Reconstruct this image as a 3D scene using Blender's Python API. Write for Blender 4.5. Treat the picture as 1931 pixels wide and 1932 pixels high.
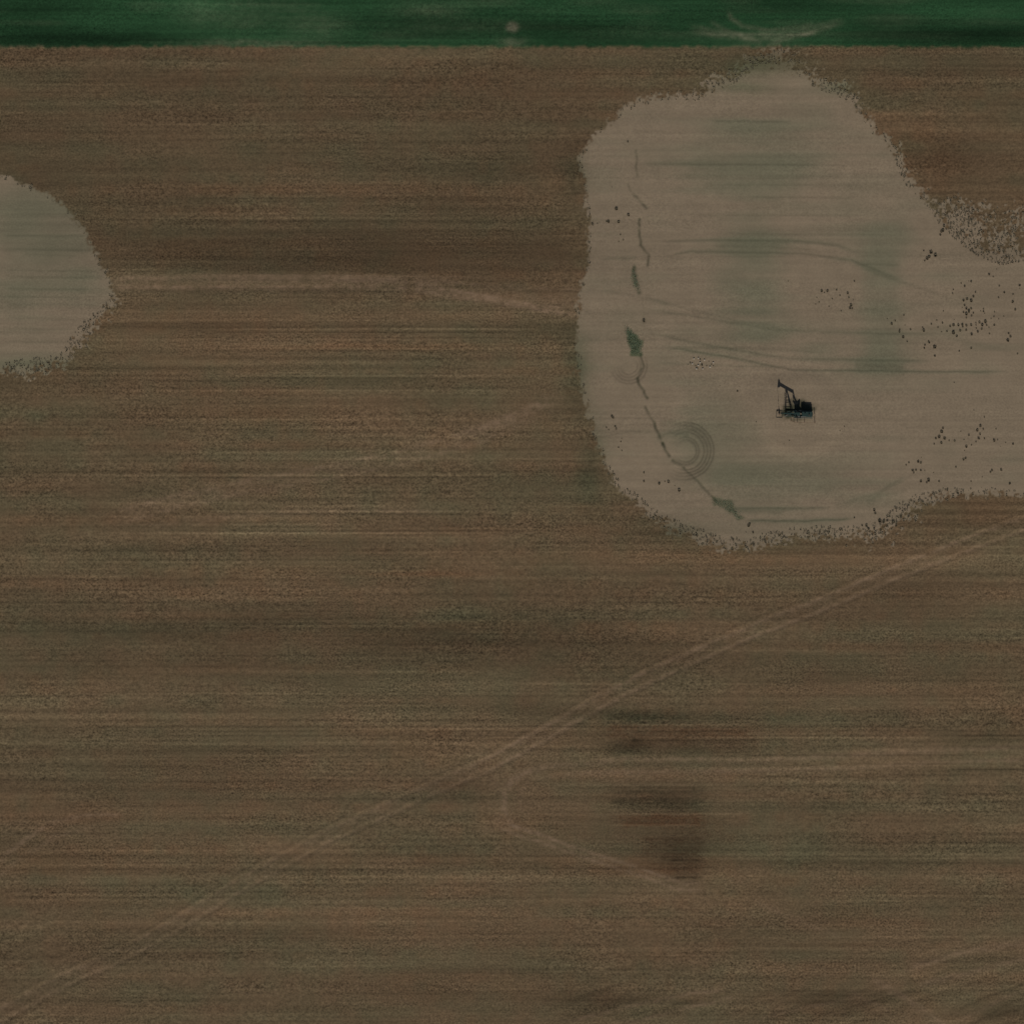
import bpy, bmesh, math, random
import numpy as np
from mathutils import Vector, Matrix

for o in list(bpy.data.objects):
    bpy.data.objects.remove(o, do_unlink=True)
scene = bpy.context.scene
COL = scene.collection
rng = np.random.default_rng(7)
random.seed(7)

# ------------------------------------------------------------------ camera, light
K = 0.14951                        # metres per picture unit (the picture is 1931 units wide)
H = 1200.0
cam_d = bpy.data.cameras.new('camera')
cam_d.sensor_fit = 'AUTO'
cam_d.angle = 2 * math.atan(144.41 / H)
cam_d.clip_start = 1.0
cam_d.clip_end = 20000
cam = bpy.data.objects.new('camera', cam_d)
cam.location = (0, 0, H)
COL.objects.link(cam)
scene.camera = cam

SUN_EL, SUN_AZ = 32.0, 176.0       # shadows fall north, very slightly west
to_sun = Vector((math.sin(math.radians(SUN_AZ)) * math.cos(math.radians(SUN_EL)),
                 math.cos(math.radians(SUN_AZ)) * math.cos(math.radians(SUN_EL)),
                 math.sin(math.radians(SUN_EL))))
sun_d = bpy.data.lights.new('sun', 'SUN')
sun_d.energy = 4.8
sun_d.angle = math.radians(0.5)
sun_d.color = (1.0, 0.95, 0.88)
sun = bpy.data.objects.new('sun', sun_d)
sun.rotation_euler = to_sun.to_track_quat('Z', 'Y').to_euler()
sun.location = (0, -60, 60)
COL.objects.link(sun)

world = bpy.data.worlds.new('World')
scene.world = world
world.use_nodes = True
wn = world.node_tree.nodes
wl = world.node_tree.links
sky = wn.new('ShaderNodeTexSky')
sky.sky_type = 'NISHITA'
sky.sun_disc = False
sky.sun_elevation = math.radians(SUN_EL)
sky.sun_rotation = math.radians(SUN_AZ)
wl.new(sky.outputs[0], wn['Background'].inputs['Color'])
wn['Background'].inputs['Strength'].default_value = 0.05
scene.view_settings.view_transform = 'Standard'
scene.view_settings.look = 'None'
scene.view_settings.gamma = 1.0
scene.view_settings.use_curve_mapping = False
scene.view_settings.exposure = -0.60

# ------------------------------------------------------------------ helpers
def wx(u): return (u - 965.5) * K
def wy(v): return (966.0 - v) * K

def zq(ox, oy, sc, pts):
    """points read in an enlarged view -> picture units"""
    return [((ox + p[0] / sc) / 1.19575, (oy + p[1] / sc) / 1.19575) + tuple(p[2:]) for p in pts]

def tag(o, label=None, cat=None, group=None, kind=None):
    if label: o['label'] = label
    if cat: o['category'] = cat
    if group: o['group'] = group
    if kind: o['kind'] = kind
    return o

def srgb(r, g, b):
    f = lambda c: (c / 255 / 12.92) if c / 255 <= 0.04045 else ((c / 255 + 0.055) / 1.055) ** 2.4
    return (f(r), f(g), f(b), 1)

def smooth(a, b, x):
    t = np.clip((x - a) / (b - a), 0, 1)
    return t * t * (3 - 2 * t)

def vnoise(x, y, sx, sy, seed):
    """value noise, lattice cell sx by sy, about -1..1"""
    r = np.random.default_rng(seed)
    tab = r.uniform(-1, 1, (512, 512)).astype(np.float32)
    px, py = x / sx + 1000.37, y / sy + 1000.71
    ix, iy = np.floor(px).astype(np.int64), np.floor(py).astype(np.int64)
    fx, fy = (px - ix).astype(np.float32), (py - iy).astype(np.float32)
    fx = fx * fx * (3 - 2 * fx); fy = fy * fy * (3 - 2 * fy)
    a = tab[ix % 512, iy % 512]; b = tab[(ix + 1) % 512, iy % 512]
    c = tab[ix % 512, (iy + 1) % 512]; d = tab[(ix + 1) % 512, (iy + 1) % 512]
    return (a * (1 - fx) + b * fx) * (1 - fy) + (c * (1 - fx) + d * fx) * fy

# ------------------------------------------------------------------ ground grid and its masks
STEP = 0.3
core = np.arange(-148.2, 148.2 + 1e-6, STEP)
ext = [148.2]
g = STEP
while ext[-1] < 6000:
    g *= 1.22
    ext.append(ext[-1] + g)
ext = np.array(ext[1:])
axis = np.concatenate([-ext[::-1], core, ext])
N = len(axis)
X, Y = np.meshgrid(axis, axis, indexing='ij')
U = X / K + 965.5
V = 966.0 - Y / K
n_fine = vnoise(X, Y, 0.55, 0.55, 1)
n_fine2 = vnoise(X, Y, 1.1, 0.8, 2)
n_mid = vnoise(X, Y, 3.0, 2.4, 3)
n_big = vnoise(X, Y, 11, 9, 4)
WU = U + 3.0 * n_big                       # warped coordinates keep drawn shapes from being ruler straight
WV = V + 2.0 * n_mid + 2.0 * n_big

def poly_sdf(poly):
    """signed distance in picture units, positive inside"""
    P = np.array(poly, dtype=np.float64)
    d2 = np.full(U.shape, 1e12)
    inside = np.zeros(U.shape, bool)
    for i in range(len(P)):
        a, b = P[i], P[(i + 1) % len(P)]
        e = b - a
        t = np.clip(((U - a[0]) * e[0] + (V - a[1]) * e[1]) / (e @ e), 0, 1)
        dd = (U - a[0] - t * e[0]) ** 2 + (V - a[1] - t * e[1]) ** 2
        np.minimum(d2, dd, out=d2)
        cond = (a[1] > V) != (b[1] > V)
        if b[1] != a[1]:
            xi = a[0] + (V - a[1]) * e[0] / e[1]
            inside ^= cond & (U < xi)
    d = np.sqrt(d2)
    return np.where(inside, d, -d)

def stroke(arr, pts, w, s, fade=0.0, warp=True):
    """soft band along a polyline: half width w, strength s, added to arr"""
    P = np.array([p[:2] for p in pts], float)
    m = w * 3 + 4
    iu = np.where((axis / K + 965.5 > P[:, 0].min() - m) & (axis / K + 965.5 < P[:, 0].max() + m))[0]
    iv = np.where((966 - axis / K > P[:, 1].min() - m) & (966 - axis / K < P[:, 1].max() + m))[0]
    if len(iu) == 0 or len(iv) == 0: return
    sl = np.s_[iu[0]:iu[-1] + 1, iv[0]:iv[-1] + 1]
    u, v = (U[sl], V[sl] + 0.9 * n_mid[sl]) if warp else (U[sl], V[sl])
    d2 = np.full(u.shape, 1e12); tt = np.zeros(u.shape)
    L = np.concatenate([[0], np.cumsum(np.hypot(*(np.diff(P, axis=0).T)))])
    for i in range(len(P) - 1):
        a, b = P[i], P[i + 1]; e = b - a
        t = np.clip(((u - a[0]) * e[0] + (v - a[1]) * e[1]) / (e @ e), 0, 1)
        dd = (u - a[0] - t * e[0]) ** 2 + (v - a[1] - t * e[1]) ** 2
        k = dd < d2
        d2[k] = dd[k]; tt[k] = ((L[i] + t * (L[i + 1] - L[i])) / L[-1])[k]
    f = np.exp(-d2 / (w * w))
    if fade:
        f *= smooth(0, fade, tt) * smooth(0, fade, 1 - tt)
    arr[sl] += s * f

def blob(arr, u, v, ru, rv, s, rot=0.0, p=1.0):
    c, sn = math.cos(math.radians(rot)), math.sin(math.radians(rot))
    du, dv = WU - u, WV - v
    a = (du * c + dv * sn) / ru; b = (-du * sn + dv * c) / rv
    arr += s * np.exp(-(a * a + b * b) ** p)

PAD_MAIN = [(1090,300),(1105,270),(1150,225),(1195,195),(1250,180),(1305,175),(1332,158),(1350,147),(1385,138),(1400,118),(1408,95),
    (1494,95),(1510,128),(1542,144),(1575,158),(1600,170),(1618,185),(1630,215),(1650,245),(1685,265),(1700,300),(1720,335),
    (1750,370),(1785,393),(1840,400),(1900,418),(1960,425),(2300,440),(2300,930),
    (1960,938),(1850,932),(1790,935),(1745,950),(1720,968),(1690,998),(1640,1017),(1560,1012),(1480,1020),(1400,1036),
    (1360,1032),(1300,1016),(1250,992),(1215,970),(1190,940),(1160,915),(1140,870),(1125,840),(1112,790),(1098,740),
    (1090,690),(1087,620),(1090,560),(1108,490),(1112,420),(1100,360)]
PAD_WEST = [(-260,300),(0,328),(40,345),(100,370),(140,405),(165,445),(185,485),(205,512),(218,545),(215,580),(190,605),
    (150,645),(125,690),(60,700),(0,706),(-260,730)]
sdf = np.maximum(poly_sdf(PAD_MAIN), poly_sdf(PAD_WEST))
# how ragged the edge is, by place
rag = np.full(U.shape, 5.0)
for (u, v, r, s) in [(1350,170,70,9),(1560,165,70,10),(1700,330,60,7),(1850,430,80,34),(1905,470,90,42),(1700,985,80,16),(1500,1020,140,9),
                     (1280,990,110,9),(60,700,90,12),(190,620,60,10),(1830,930,120,3),(1440,110,50,13)]:
    rag += s * np.exp(-((U - u) ** 2 + (V - v) ** 2) / (r * r))
n_f3 = vnoise(X, Y, .7, .9, 5)
edge = sdf + rag * (0.85 * n_fine + 0.75 * n_fine2 + 0.6 * n_f3 + 0.45 * n_mid) + 3.5 * n_mid + 3 * n_big
edge -= 46 * np.exp(-((U - 1905) / 78) ** 2 - ((V - 462) / 26) ** 2)
edge -= 8 * np.exp(-((U - 1450) / 75) ** 2 - ((V - 112) / 26) ** 2)
rag_top = np.exp(-((U - 1450) / 90) ** 2 - ((V - 118) / 30) ** 2)
edge += rag_top * 16 * (n_fine + .8 * n_fine2)
pad = smooth(-4.5, 4.5, edge) * (1 - .34 * np.exp(-((U - 1450) / 110) ** 2 - ((V - 108) / 30) ** 4))
green = smooth(4.0, -6.0, V - 90 + 2.5 * n_fine2 + 1.5 * n_mid)
green_lat = green.copy()
pad *= (1 - green)

tone = np.zeros(U.shape)     # albedo multiplier in stops-like units
verd = np.zeros(U.shape)     # thin green growth / damp greenish earth
red = np.zeros(U.shape)      # redder soil
track = np.zeros(U.shape)    # pale compacted wheelings
relief = np.zeros(U.shape)

# long field streaks along the rows
st1 = vnoise(X, Y, 90, 0.75, 11); st2 = vnoise(X, Y, 45, 2.2, 12); st3 = vnoise(X, Y, 120, 7, 13); st4 = vnoise(X, Y, 25, 0.5, 14)
hue1 = vnoise(X, Y, 60, 3.0, 15); hue2 = vnoise(X, Y, 30, 6.0, 16); mott = vnoise(X, Y, 16, 5, 17)
field = 1 - pad
tone += field * (-.03 + 0.06 * st1 + 0.075 * st2 + 0.085 * st3 + 0.055 * st4 + 0.065 * mott + .05 * n_fine2 + .05 * n_fine)
sl = vnoise(X, Y, 170, .62, 24); sl2 = vnoise(X, Y, 240, 1.25, 25)
bandm = .32 + np.exp(-((V - 650) / 70) ** 2) + .8 * np.exp(-((V - 900) / 60) ** 2) + .8 * np.exp(-((V - 1040) / 50) ** 2) + .9 * np.exp(-((V - 1390) / 90) ** 2) + .6 * np.exp(-((V - 1630) / 60) ** 2) + .3 * np.exp(-((V - 410) / 30) ** 2)
tone += field * np.clip(bandm, 0, 1) * (.24 * np.sign(sl) * np.abs(sl) ** 1.8 + .11 * sl2)
tone -= field * (.075 + .06 * smooth(700, 100, U))
tone -= field * .10 * smooth(540, 500, V) * smooth(90, 150, V)
tone -= field * .05 * smooth(520, 300, V) * smooth(600, 1100, U) * smooth(1200,1090,U)
hue3 = vnoise(X, Y, 5.5, 4.2, 18); hue4 = vnoise(X, Y, 3.5, 3.0, 19)
verd += field * np.clip(0.24 + 0.20 * hue1 + 0.25 * hue2 + .26 * hue3, -0.1, 0.6)
red += field * np.clip(-0.18 * hue1 + 0.12 * st3 + .24 * hue4 + .12 * hue3, 0, 0.5)

for b_ in [(600,430,450,60,-.16),(650,486,430,30,-.30),(1000,470,110,50,-.12),(300,390,200,40,-.12),(560,300,560,26,-.08),(600,110,700,16,-.06),(880,340,200,50,-.10),(600,160,500,25,-.14),
           (900,1212,300,36,-.36),(300,1185,380,24,-.26),(700,1190,500,50,-.10),(1050,1180,250,60,-.10),(250,1262,260,16,-.10),
           (1245,1520,120,60,-.14),(1260,1400,170,36,-.12),(1255,1507,85,26,-.22),(1260,1548,85,12,-.22),(1285,1592,56,32,-.26),(1290,1638,40,22,-.30),
           (1185,1408,42,11,-.42),(1300,1402,180,22,-.20),(1190,1350,60,16,-.22),(1100,1882,90,28,-.22),(1600,1886,120,26,-.22),
           (1890,1915,60,22,-.28),(1640,1180,180,40,-.16),(1720,1120,90,26,-.14),(1560,1290,160,30,-.06),(875,1492,75,20,-.22),(990,1330,80,22,-.18),
           (1850,1400,80,12,-.2),(1088,700,22,65,-.20),(1112,880,24,70,-.22),(1250,1004,70,20,-.24),(1080,330,22,50,-.16),
           (1660,420,8,8,0),(260,1500,160,30,-.08),(1800,300,90,60,-.10),(1830,120,150,30,-.10),(1860,475,70,20,-.10),
           (1840,955,90,14,-.16),(470,1760,120,20,-.10),(700,1650,200,30,-.08)]:
    blob(tone, *b_)
for b_ in [(500,975,350,40,.12),(820,880,260,35,.08),(150,1335,300,36,.14),(600,1322,120,30,.12),(1500,1437,420,14,.10),
           (350,250,300,40,.08),(780,243,160,14,.12),(1850,1040,90,30,.12),(60,1850,130,40,.12),(1720,1860,90,50,.10),
           (100,1450,220,40,.10),(960,1400,200,30,.04),(1150,1020,150,40,-.02),(400,1560,260,40,.05),(1550,1690,200,60,.04),(980,250,60,30,.08)]:
    blob(tone, *b_)
for b_ in [(300,690,300,16,.42),(900,690,220,14,.3),(100,1070,130,18,.4),(450,1075,200,14,.3),(850,1170,330,22,.4),(1190,1350,65,18,.5),
           (1500,1352,160,16,.35),(1480,1605,120,36,.3),(1085,700,26,70,.55),(1112,880,26,75,.55),(1250,1004,70,22,.45),(1085,330,18,40,.45),
           (1450,120,60,22,.5),(1400,165,60,12,.45),(1590,165,40,14,.45),(1720,275,20,20,.4),(140,1190,250,18,.35),(1000,830,120,30,.25),(60,780,150,20,.35),
           (1100,1500,60,20,.3),(1380,130,40,16,.4),(400,1680,240,40,.25),(1120,1560,120,30,.25),(1750,1500,180,60,.2)]:
    blob(verd, *b_)
for b_ in [(700,655,250,7,.6),(1300,1050,350,14,.35),(1870,960,110,40,.45),(1690,270,60,50,.4),(1780,310,70,60,.3),(800,1082,120,5,.6),
           (1260,1548,75,10,.5),(960,1560,60,24,.45),(1230,1640,120,20,.3),(560,1070,400,12,.2),(500,780,200,20,.35),(120,1620,140,22,.3),(1850,1300,90,30,.2)]:
    blob(red, *b_)
# diagonal cultivator passes at the south-east
dg = vnoise(X * 0.94 + Y * -0.34, X * 0.34 + Y * 0.94, 60, 1.0, 21)
dg = vnoise(X * math.cos(.32) + Y * math.sin(.32), -X * math.sin(.32) + Y * math.cos(.32), 45, 1.1, 21)
dmask = smooth(1835, 1880, V) * smooth(960, 1100, U) + smooth(1640, 1760, U) * smooth(1700, 1850, V)
tone += np.clip(dmask, 0, 1) * 0.16 * dg
dg2 = vnoise(X * math.cos(.5) + Y * math.sin(.5), -X * math.sin(.5) + Y * math.cos(.5), 40, 1.2, 22)
tone += smooth(300, 0, U) * smooth(1650, 1800, V) * 0.12 * dg2
dm3 = np.exp(-((WU - 300) / 240) ** 2 - ((WV - 950) / 70) ** 2)
tone += dm3 * 0.10 * vnoise(X * math.cos(.25) + Y * math.sin(.25), -X * math.sin(.25) + Y * math.cos(.25), 30, 1.2, 23)
tone += np.exp(-((WU - 1850) / 90) ** 2 - ((WV - 1010) / 40) ** 2) * 0.12 * dg2

# wheelings
MAIN = [(2100,925),(1931,988),(1810,1032),(1679,1085),(1527,1150),(1433,1184),(1355,1219),(1286,1249),(1213,1282),(1129,1325),(1025,1386),
        (930,1438),(832,1481),(702,1541),(624,1575),(535,1624),(457,1668),(385,1713),(291,1770),(208,1812),(120,1850),(0,1915),(-150,1990)]
def offset(pts, d):
    out = []
    for i, p in enumerate(pts):
        a = pts[max(i - 1, 0)]; b = pts[min(i + 1, len(pts) - 1)]
        l = math.hypot(b[0] - a[0], b[1] - a[1]); out.append((p[0] - (b[1] - a[1]) / l * d, p[1] + (b[0] - a[0]) / l * d))
    return out
for d, s in ((-11, .34), (11, .40)):
    stroke(track, offset(MAIN, d), 3.8, s * .44); stroke(track, offset(MAIN[:13], d), 3.8, s * .6, .12); stroke(tone, offset(MAIN, d * 1.75), 4, -.07)
    stroke(relief, offset(MAIN, d), 3.8, -.055); stroke(relief, offset(MAIN, d * 1.7), 2.5, .03)
stroke(track, MAIN, 20, .12)
stroke(tone, MAIN, 4.5, -.10)
WEST = [(215,527),(420,524),(700,527),(780,534),(877,553),(994,577),(1085,596)]
WEST2 = [(220,543),(500,543),(760,543),(840,556),(950,574),(1060,590)]
WEST3 = [(640,527),(800,527),(940,541),(1092,547)]
for p, w, s in ((WEST, 6, .40), (WEST2, 5, .32), (WEST3, 4, .26)):
    stroke(track, p, w, s); stroke(relief, p, w, -.03)
stroke(track, [(225,535),(700,537),(1000,560),(1090,575)], 16, .22)
B1 = [(940,1500),(955,1478),(990,1455),(1060,1443),(1182,1433),(1443,1434),(1600,1424),(1790,1414),(1960,1408)]
B2 = [(1000,1470),(1080,1459),(1182,1456),(1400,1455),(1600,1449),(1800,1437),(1960,1432)]
for p, w, s in ((B1, 6, .34), (B2, 5, .26)):
    stroke(track, p, w, s, .05); stroke(relief, p, w, -.03)
B3 = [(930,1553),(983,1568),(1119,1616),(1208,1643),(1286,1672),(1335,1672)]
stroke(track, offset(B3, -5), 3.6, .60, .1); stroke(track, offset(B3, 8), 3.6, .50, .1); stroke(track, B3, 12, .12, .1)
LOOP = [(905,1462),(935,1478),(950,1505),(948,1535),(925,1560),(890,1578)]
stroke(track, [(1010,1452),(970,1470),(952,1495),(950,1525),(965,1552),(990,1570)], 5, .34, .15); stroke(track, [(1000,1470),(985,1490),(980,1512),(985,1535)], 4, .2, .15)
stroke(track, LOOP, 8, .16, .2)
stroke(track, [(-20,1640),(40,1590),(90,1556),(150,1540),(239,1536)], 5, .5, .1); stroke(track, [(-20,1668),(50,1612),(110,1575),(180,1560)], 5, .22, .1); 
for p, w, q in (([(1060,1931),(1170,1903),(1286,1877),(1380,1866)],4,.34),([(1150,1940),(1280,1905),(1395,1880)],4,.3),([(1640,1845),(1710,1885),(1790,1940)],7,.36),([(1600,1870),(1680,1910)],5,.2),
                ([(1700,1830),(1810,1799),(1960,1772)],6,.3),([(1720,1862),(1830,1835),(1960,1800)],6,.28),([(1400,1931),(1500,1905),(1620,1880)],4,.22),([(1800,1931),(1880,1890),(1960,1850)],4,.2),([(1420,1700),(1560,1760),(1600,1775)],5,.14)):
    stroke(track, p, w, q * 1.15, .12)
for p in ([(1500,1931),(1600,1900),(1720,1870)],[(1760,1931),(1850,1885),(1950,1850)],[(1820,1940),(1900,1895),(1960,1870)],[(1080,1945),(1200,1912),(1320,1885)],[(1450,1915),(1560,1885)]):
    stroke(tone, p, 2.4, -.22, .15)
stroke(red, [(60,1572),(130,1545),(239,1536)], 8, .3, .1)
stroke(track, [(180,985),(330,945),(470,915),(620,890),(760,862),(900,822),(1000,782),(1085,735)], 16, .20, .1)
stroke(track, [(180,975),(330,936),(470,906),(620,880),(760,850),(900,810),(1000,768),(1075,728)], 4, .22, .1); stroke(track, [(200,998),(330,958),(470,928),(620,903),(760,876),(900,836),(1010,794)], 4, .2, .1)
stroke(track, [(240,1000),(420,975),(640,962),(860,965)], 8, .22, .1)
stroke(track, [(840,830),(930,800),(1010,770),(1060,748)], 10, .25, .2)
for v, u0, u1, s in ((621,330,1080,.35),(627,300,1090,-.3),(637,150,1085,-.14),(709,280,1060,.28),(714,380,1080,-.22),(737,120,1060,.2),
                     (791,0,1010,.16),(897,0,1050,.22),(901,200,1000,-.16),(965,300,1000,.25),(970,400,1010,-.2),(1006,150,1090,.2),(1041,700,1300,.2),
                     (1068,0,1330,.2),(412,160,900,.16),(418,160,980,-.18),(1290,900,1500,.2),(1355,1130,1500,-.2),(1368,1150,1420,.22),(1380,1160,1420,-.28),
                     (1391,1150,1700,.2),(1397,1140,1500,-.25),(1481,1000,1390,.2),(1487,1000,1390,-.16),(1536,1110,1440,.3),(1557,1120,1340,.25),(1623,1250,1330,-.4),
                     (1655,1270,1330,-.4),(1604,0,800,.18),(1630,0,600,.14),(1741,0,800,.14),(1720,300,1100,.16),(1408,900,1500,.15),(1445,1500,1931,.18),(1452,1780,1960,-.3),
                     (1425,1300,1931,-.16),(1466,1400,1800,-.22),(1475,1380,1960,.12),(1388,1790,1960,-.26)):
    stroke(tone, [(u0, v), (u1, v + random.uniform(-1, 1))], 1.6, s * 1.5, .25, False)

def band(u0, u1, v0, v1, s, r=0.0, g=0.0):
    uu = U + 6 * n_fine2 + 10 * n_mid + 20 * st4 + 14 * n_big; vv = V + 2.5 * n_fine + 2.5 * n_mid + 2 * n_big
    m = smooth(-22, 10, uu - u0) * smooth(10, -8, uu - u1) * smooth(-5, 4, vv - v0) * smooth(5, -4, vv - v1)
    m *= np.clip(.85 + .9 * st4 + .7 * n_fine2 + .5 * n_fine + .35 * n_mid, 0, 2.2)
    global tone, red, verd
    tone = tone + .78 * s * m; red = red + .8 * r * m; verd = verd + .5 * g * m
for a in [(1150,1334,1478,1664,-.10),(1140,1420,1340,1425,-.07),(1172,1330,1488,1532,-.22,0,.2),(1176,1328,1538,1562,-.20,.6,0),(1236,1326,1566,1622,-.24,.2,0),(1262,1318,1622,1627,-.40),(1250,1322,1629,1652,-.20,.3,0),(1272,1326,1656,1668,-.38),
          (1152,1222,1396,1421,-.30,0,.2),(1222,1420,1396,1418,-.16),(1150,1420,1371,1392,-.12,.4,0),(1160,1300,1340,1366,-.16,0,.4),(1490,1735,1868,1898,-.14),(1040,1170,1862,1900,-.14),(1790,1931,1384,1395,-.16),(1700,1931,1452,1462,-.16),
          (920,1090,505,511,-.12),(300,1080,456,512,-.10)]:
    band(*a)
stroke(track, [(330,519),(780,521),(1000,526)], 1.6, .3, .2); stroke(track, [(225,541),(700,541),(900,548)], 1.6, .28, .1); stroke(tone, [(225,548),(600,548),(760,551)], 2, -.14, .1)
stroke(track, [(760,533),(877,551),(994,573),(1088,584)], 1.8, .35, .1)
# --- the bare pads: damp grey-green patches, wheel marks, rill
damp = np.zeros(U.shape)
for b_ in [(1415,300,120,72,.5,0,1.7),(1420,235,110,14,.3),(1440,305,80,10,.3),(1415,545,78,115,.42,0,1.7),(1425,450,60,20,.55),(1435,632,60,16,.45),
           (1660,560,45,130,.5,0,1.8),(1660,680,50,34,.55),(1350,830,95,90,.40,0,1.5),(1500,895,160,45,.42,0,2),(1420,940,90,30,.3),(1640,470,50,50,.25),
           (80,420,130,70,.5,0,2),(60,545,150,60,.34,0,2),(1560,630,60,40,.22),(1560,260,70,60,.2),(60,690,120,16,.4),(1700,440,26,40,.3)]:
    blob(damp, *b_)
blob(damp, 1500, 790, 95, 75, -.35)
ps = vnoise(X, Y, 28, 0.9, 31); ps2 = vnoise(X, Y, 50, 0.6, 32)
tone += pad * (0.055 * ps + 0.045 * ps2 + 0.035 * n_mid + .03 * n_big + .022 * n_fine2)
damp += pad * (.16 * vnoise(X, Y, 18, 2.0, 33) + .12 * vnoise(X, Y, 9, 5, 34) + .08 * n_big)
R6 = lambda pts: zq(1350, 500, 2.0136, pts)
for pts, w, s in [([(230,90),(560,84),(900,88),(1080,106),(1200,150)],3,.20),([(250,168),(420,136),(700,140),(950,146),(1150,176),(1400,275)],3,.22),
                  ([(500,110),(800,115),(1000,128)],4,.14),([(190,395),(450,432),(800,492),(1250,508),(1560,512)],3,.16),([(190,335),(420,400),(650,455),(830,480)],3,.10),
                  ([(200,500),(500,562),(850,622),(1560,634)],3,.18),([(240,560),(600,618),(880,674),(1570,682),(1900,684)],2.4,.28),
                  ([(300,570),(700,575),(1100,600)],3,.10),([(1180,200),(1300,250),(1560,335)],4,.12),([(250,640),(560,655),(880,660)],2,.10),
                  ([(590,1302),(900,1304),(1060,1300)],2.6,.22),([(560,1312),(850,1322)],5,.14),([(655,1356),(900,1362),(1170,1350)],2.2,.34),([(0,310),(200,345),(330,380)],4,.10),([(0,170),(180,165)],2,.12),
                  ([(520,990),(900,1000),(1100,985)],4,.07),([(1200,1290),(1330,1200),(1450,1140)],4,.08),([(1120,1270),(1250,1240),(1400,1150)],3,.10),([(1050,1290),(1260,1255),(1420,1210)],3,.07),
                  ([(270,905),(380,915)],4,.10),([(255,980),(330,960),(420,970)],4,.16),([(1150,655),(1400,660)],7,.16),([(0,980),(150,950),(260,960)],3,.08),([(1560,520),(1900,600)],5,.05)]:
    stroke(tone, R6(pts), w * .72, -s * 1.05, .12); stroke(damp, R6(pts), w * 1.6, s * 1.4, .12)
for v, u0, u1, s in ((309,1180,1560,.14),(228,1330,1500,.16),(372,1400,1620,.10),(349,1300,1660,.06),(440,1330,1700,.08),(330,1250,1600,.06),(405,1250,1640,.07),(268,1200,1700,.05),(498,1620,1700,.12),
                     (444,0,170,.12),(470,0,180,.08),(510,0,190,.10),(522,0,200,.12),(544,0,180,.14),(560,0,160,.14),(574,0,200,.08),(620,0,140,.10),(645,0,150,.06),(480,40,150,.08),(600,0,180,.08)):
    stroke(tone, [(u0, v), (u1, v + 2)], 1.9, -s * 1.3, .15); stroke(damp, [(u0, v), (u1, v + 2)], 5, s * 1.2, .15)
def arcs(cu, cv, radii, a0, a1, w, s):
    for r in radii:
        pts = [(cu + r * math.cos(math.radians(a)), cv + r * math.sin(math.radians(a))) for a in np.linspace(a0, a1, 22)]
        stroke(tone, pts, w, -s, .25); stroke(relief, pts, w, -.04)
arcs(1292, 850, (21, 26), -140, 160, 1.9, .34)
blob(tone, 1290, 850, 15, 15, .09)
arcs(1292, 850, (36, 42, 48, 54), -125, 125, 1.6, .38)
arcs(1292, 850, (44,), -110, 110, 11, .08)
arcs(1186, 690, (16, 22, 28, 34), -60, 190, 1.6, .26)
arcs(1186, 690, (25,), -40, 170, 9, .05)
arcs(1500, 775, (48, 56, 66), 35, 150, 2.5, .045)
arcs(1500, 770, (62,), 0, 360, 9, -.05)
RILL = [([(1199,282),(1200,300),(1201,333)],2.4,.20),([(1184,347),(1190,360)],2.2,.18),([(1193,364),(1206,378),(1219,393)],3,.24),([(1206,414),(1205,440),(1208,462)],2.6,.36),
        ([(1208,462),(1224,481),(1221,500)],2.8,.30),([(1195,502),(1198,525),(1206,551)],4.2,.34),([(1209,668),(1213,690),(1203,716)],2.4,.24),([(1200,714),(1210,732),(1221,751)],2.8,.36),
        ([(1214,766),(1233,797),(1249,838)],2.6,.28),([(1249,836),(1262,861)],3,.42),([(1268,868),(1289,881)],3.4,.36),([(1289,881),(1315,908),(1349,944)],2.6,.22),
        ([(1228,790),(1245,825)],3,.12),([(1212,560),(1213,600)],1.8,.07)]
for pts, w, s in RILL:
    jit = []
    for (a, b) in zip(pts[:-1], pts[1:]):
        for q in range(4):
            jit.append((a[0] + (b[0] - a[0]) * q / 4 + random.uniform(-1.6, 1.6), a[1] + (b[1] - a[1]) * q / 4 + random.uniform(-1, 1)))
    jit.append(pts[-1])
    m_ = np.zeros(U.shape); stroke(m_, jit, w * .85, 1.0)
    m_ *= np.clip(.95 + .55 * n_fine2 + .45 * n_mid, 0, 1.5)
    tone -= 1.25 * s * m_; verd += .7 * s * m_; relief -= .06 * m_
PATCH1 = [(1179,614),(1196,630),(1210,645),(1209,668),(1192,668),(1187,651),(1182,632)]
PATCH2 = [(1347,941),(1362,945),(1379,946),(1386,960),(1402,979),(1392,983),(1374,964),(1360,956),(1347,952)]
PATCH3 = [(1194,505),(1199,520),(1206,545),(1203,552),(1194,540),(1191,522)]
for p, s in ((PATCH1, 1.0), (PATCH2, .6), (PATCH3, .5)):
    m = smooth(-4, 3, poly_sdf(p) + 3.5 * n_fine2 + 3 * n_mid)
    verd += .8 * s * m; tone -= .20 * s * m
blob(tone, 1214, 606, 5, 5, -.25)
blob(tone, 1203, 634, 5, 4, .16)

oil_and_shade = smooth(1.05, .4, np.hypot((X - 81.3) / 5.2, (Y - 28.7) / 3.5) + .26 * n_fine2 + .2 * n_mid)  # oil-stained earth, its dark colour also painted to deepen the pumpjack's shadow
oil_and_shade += .75 * smooth(1, .2, np.hypot((X - 77.4) / 2.6, (Y - 28.0) / 2.6) + .2 * n_mid + .15 * n_fine2)
tone -= .85 * oil_and_shade; damp += .7 * oil_and_shade; verd += .4 * oil_and_shade
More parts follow.
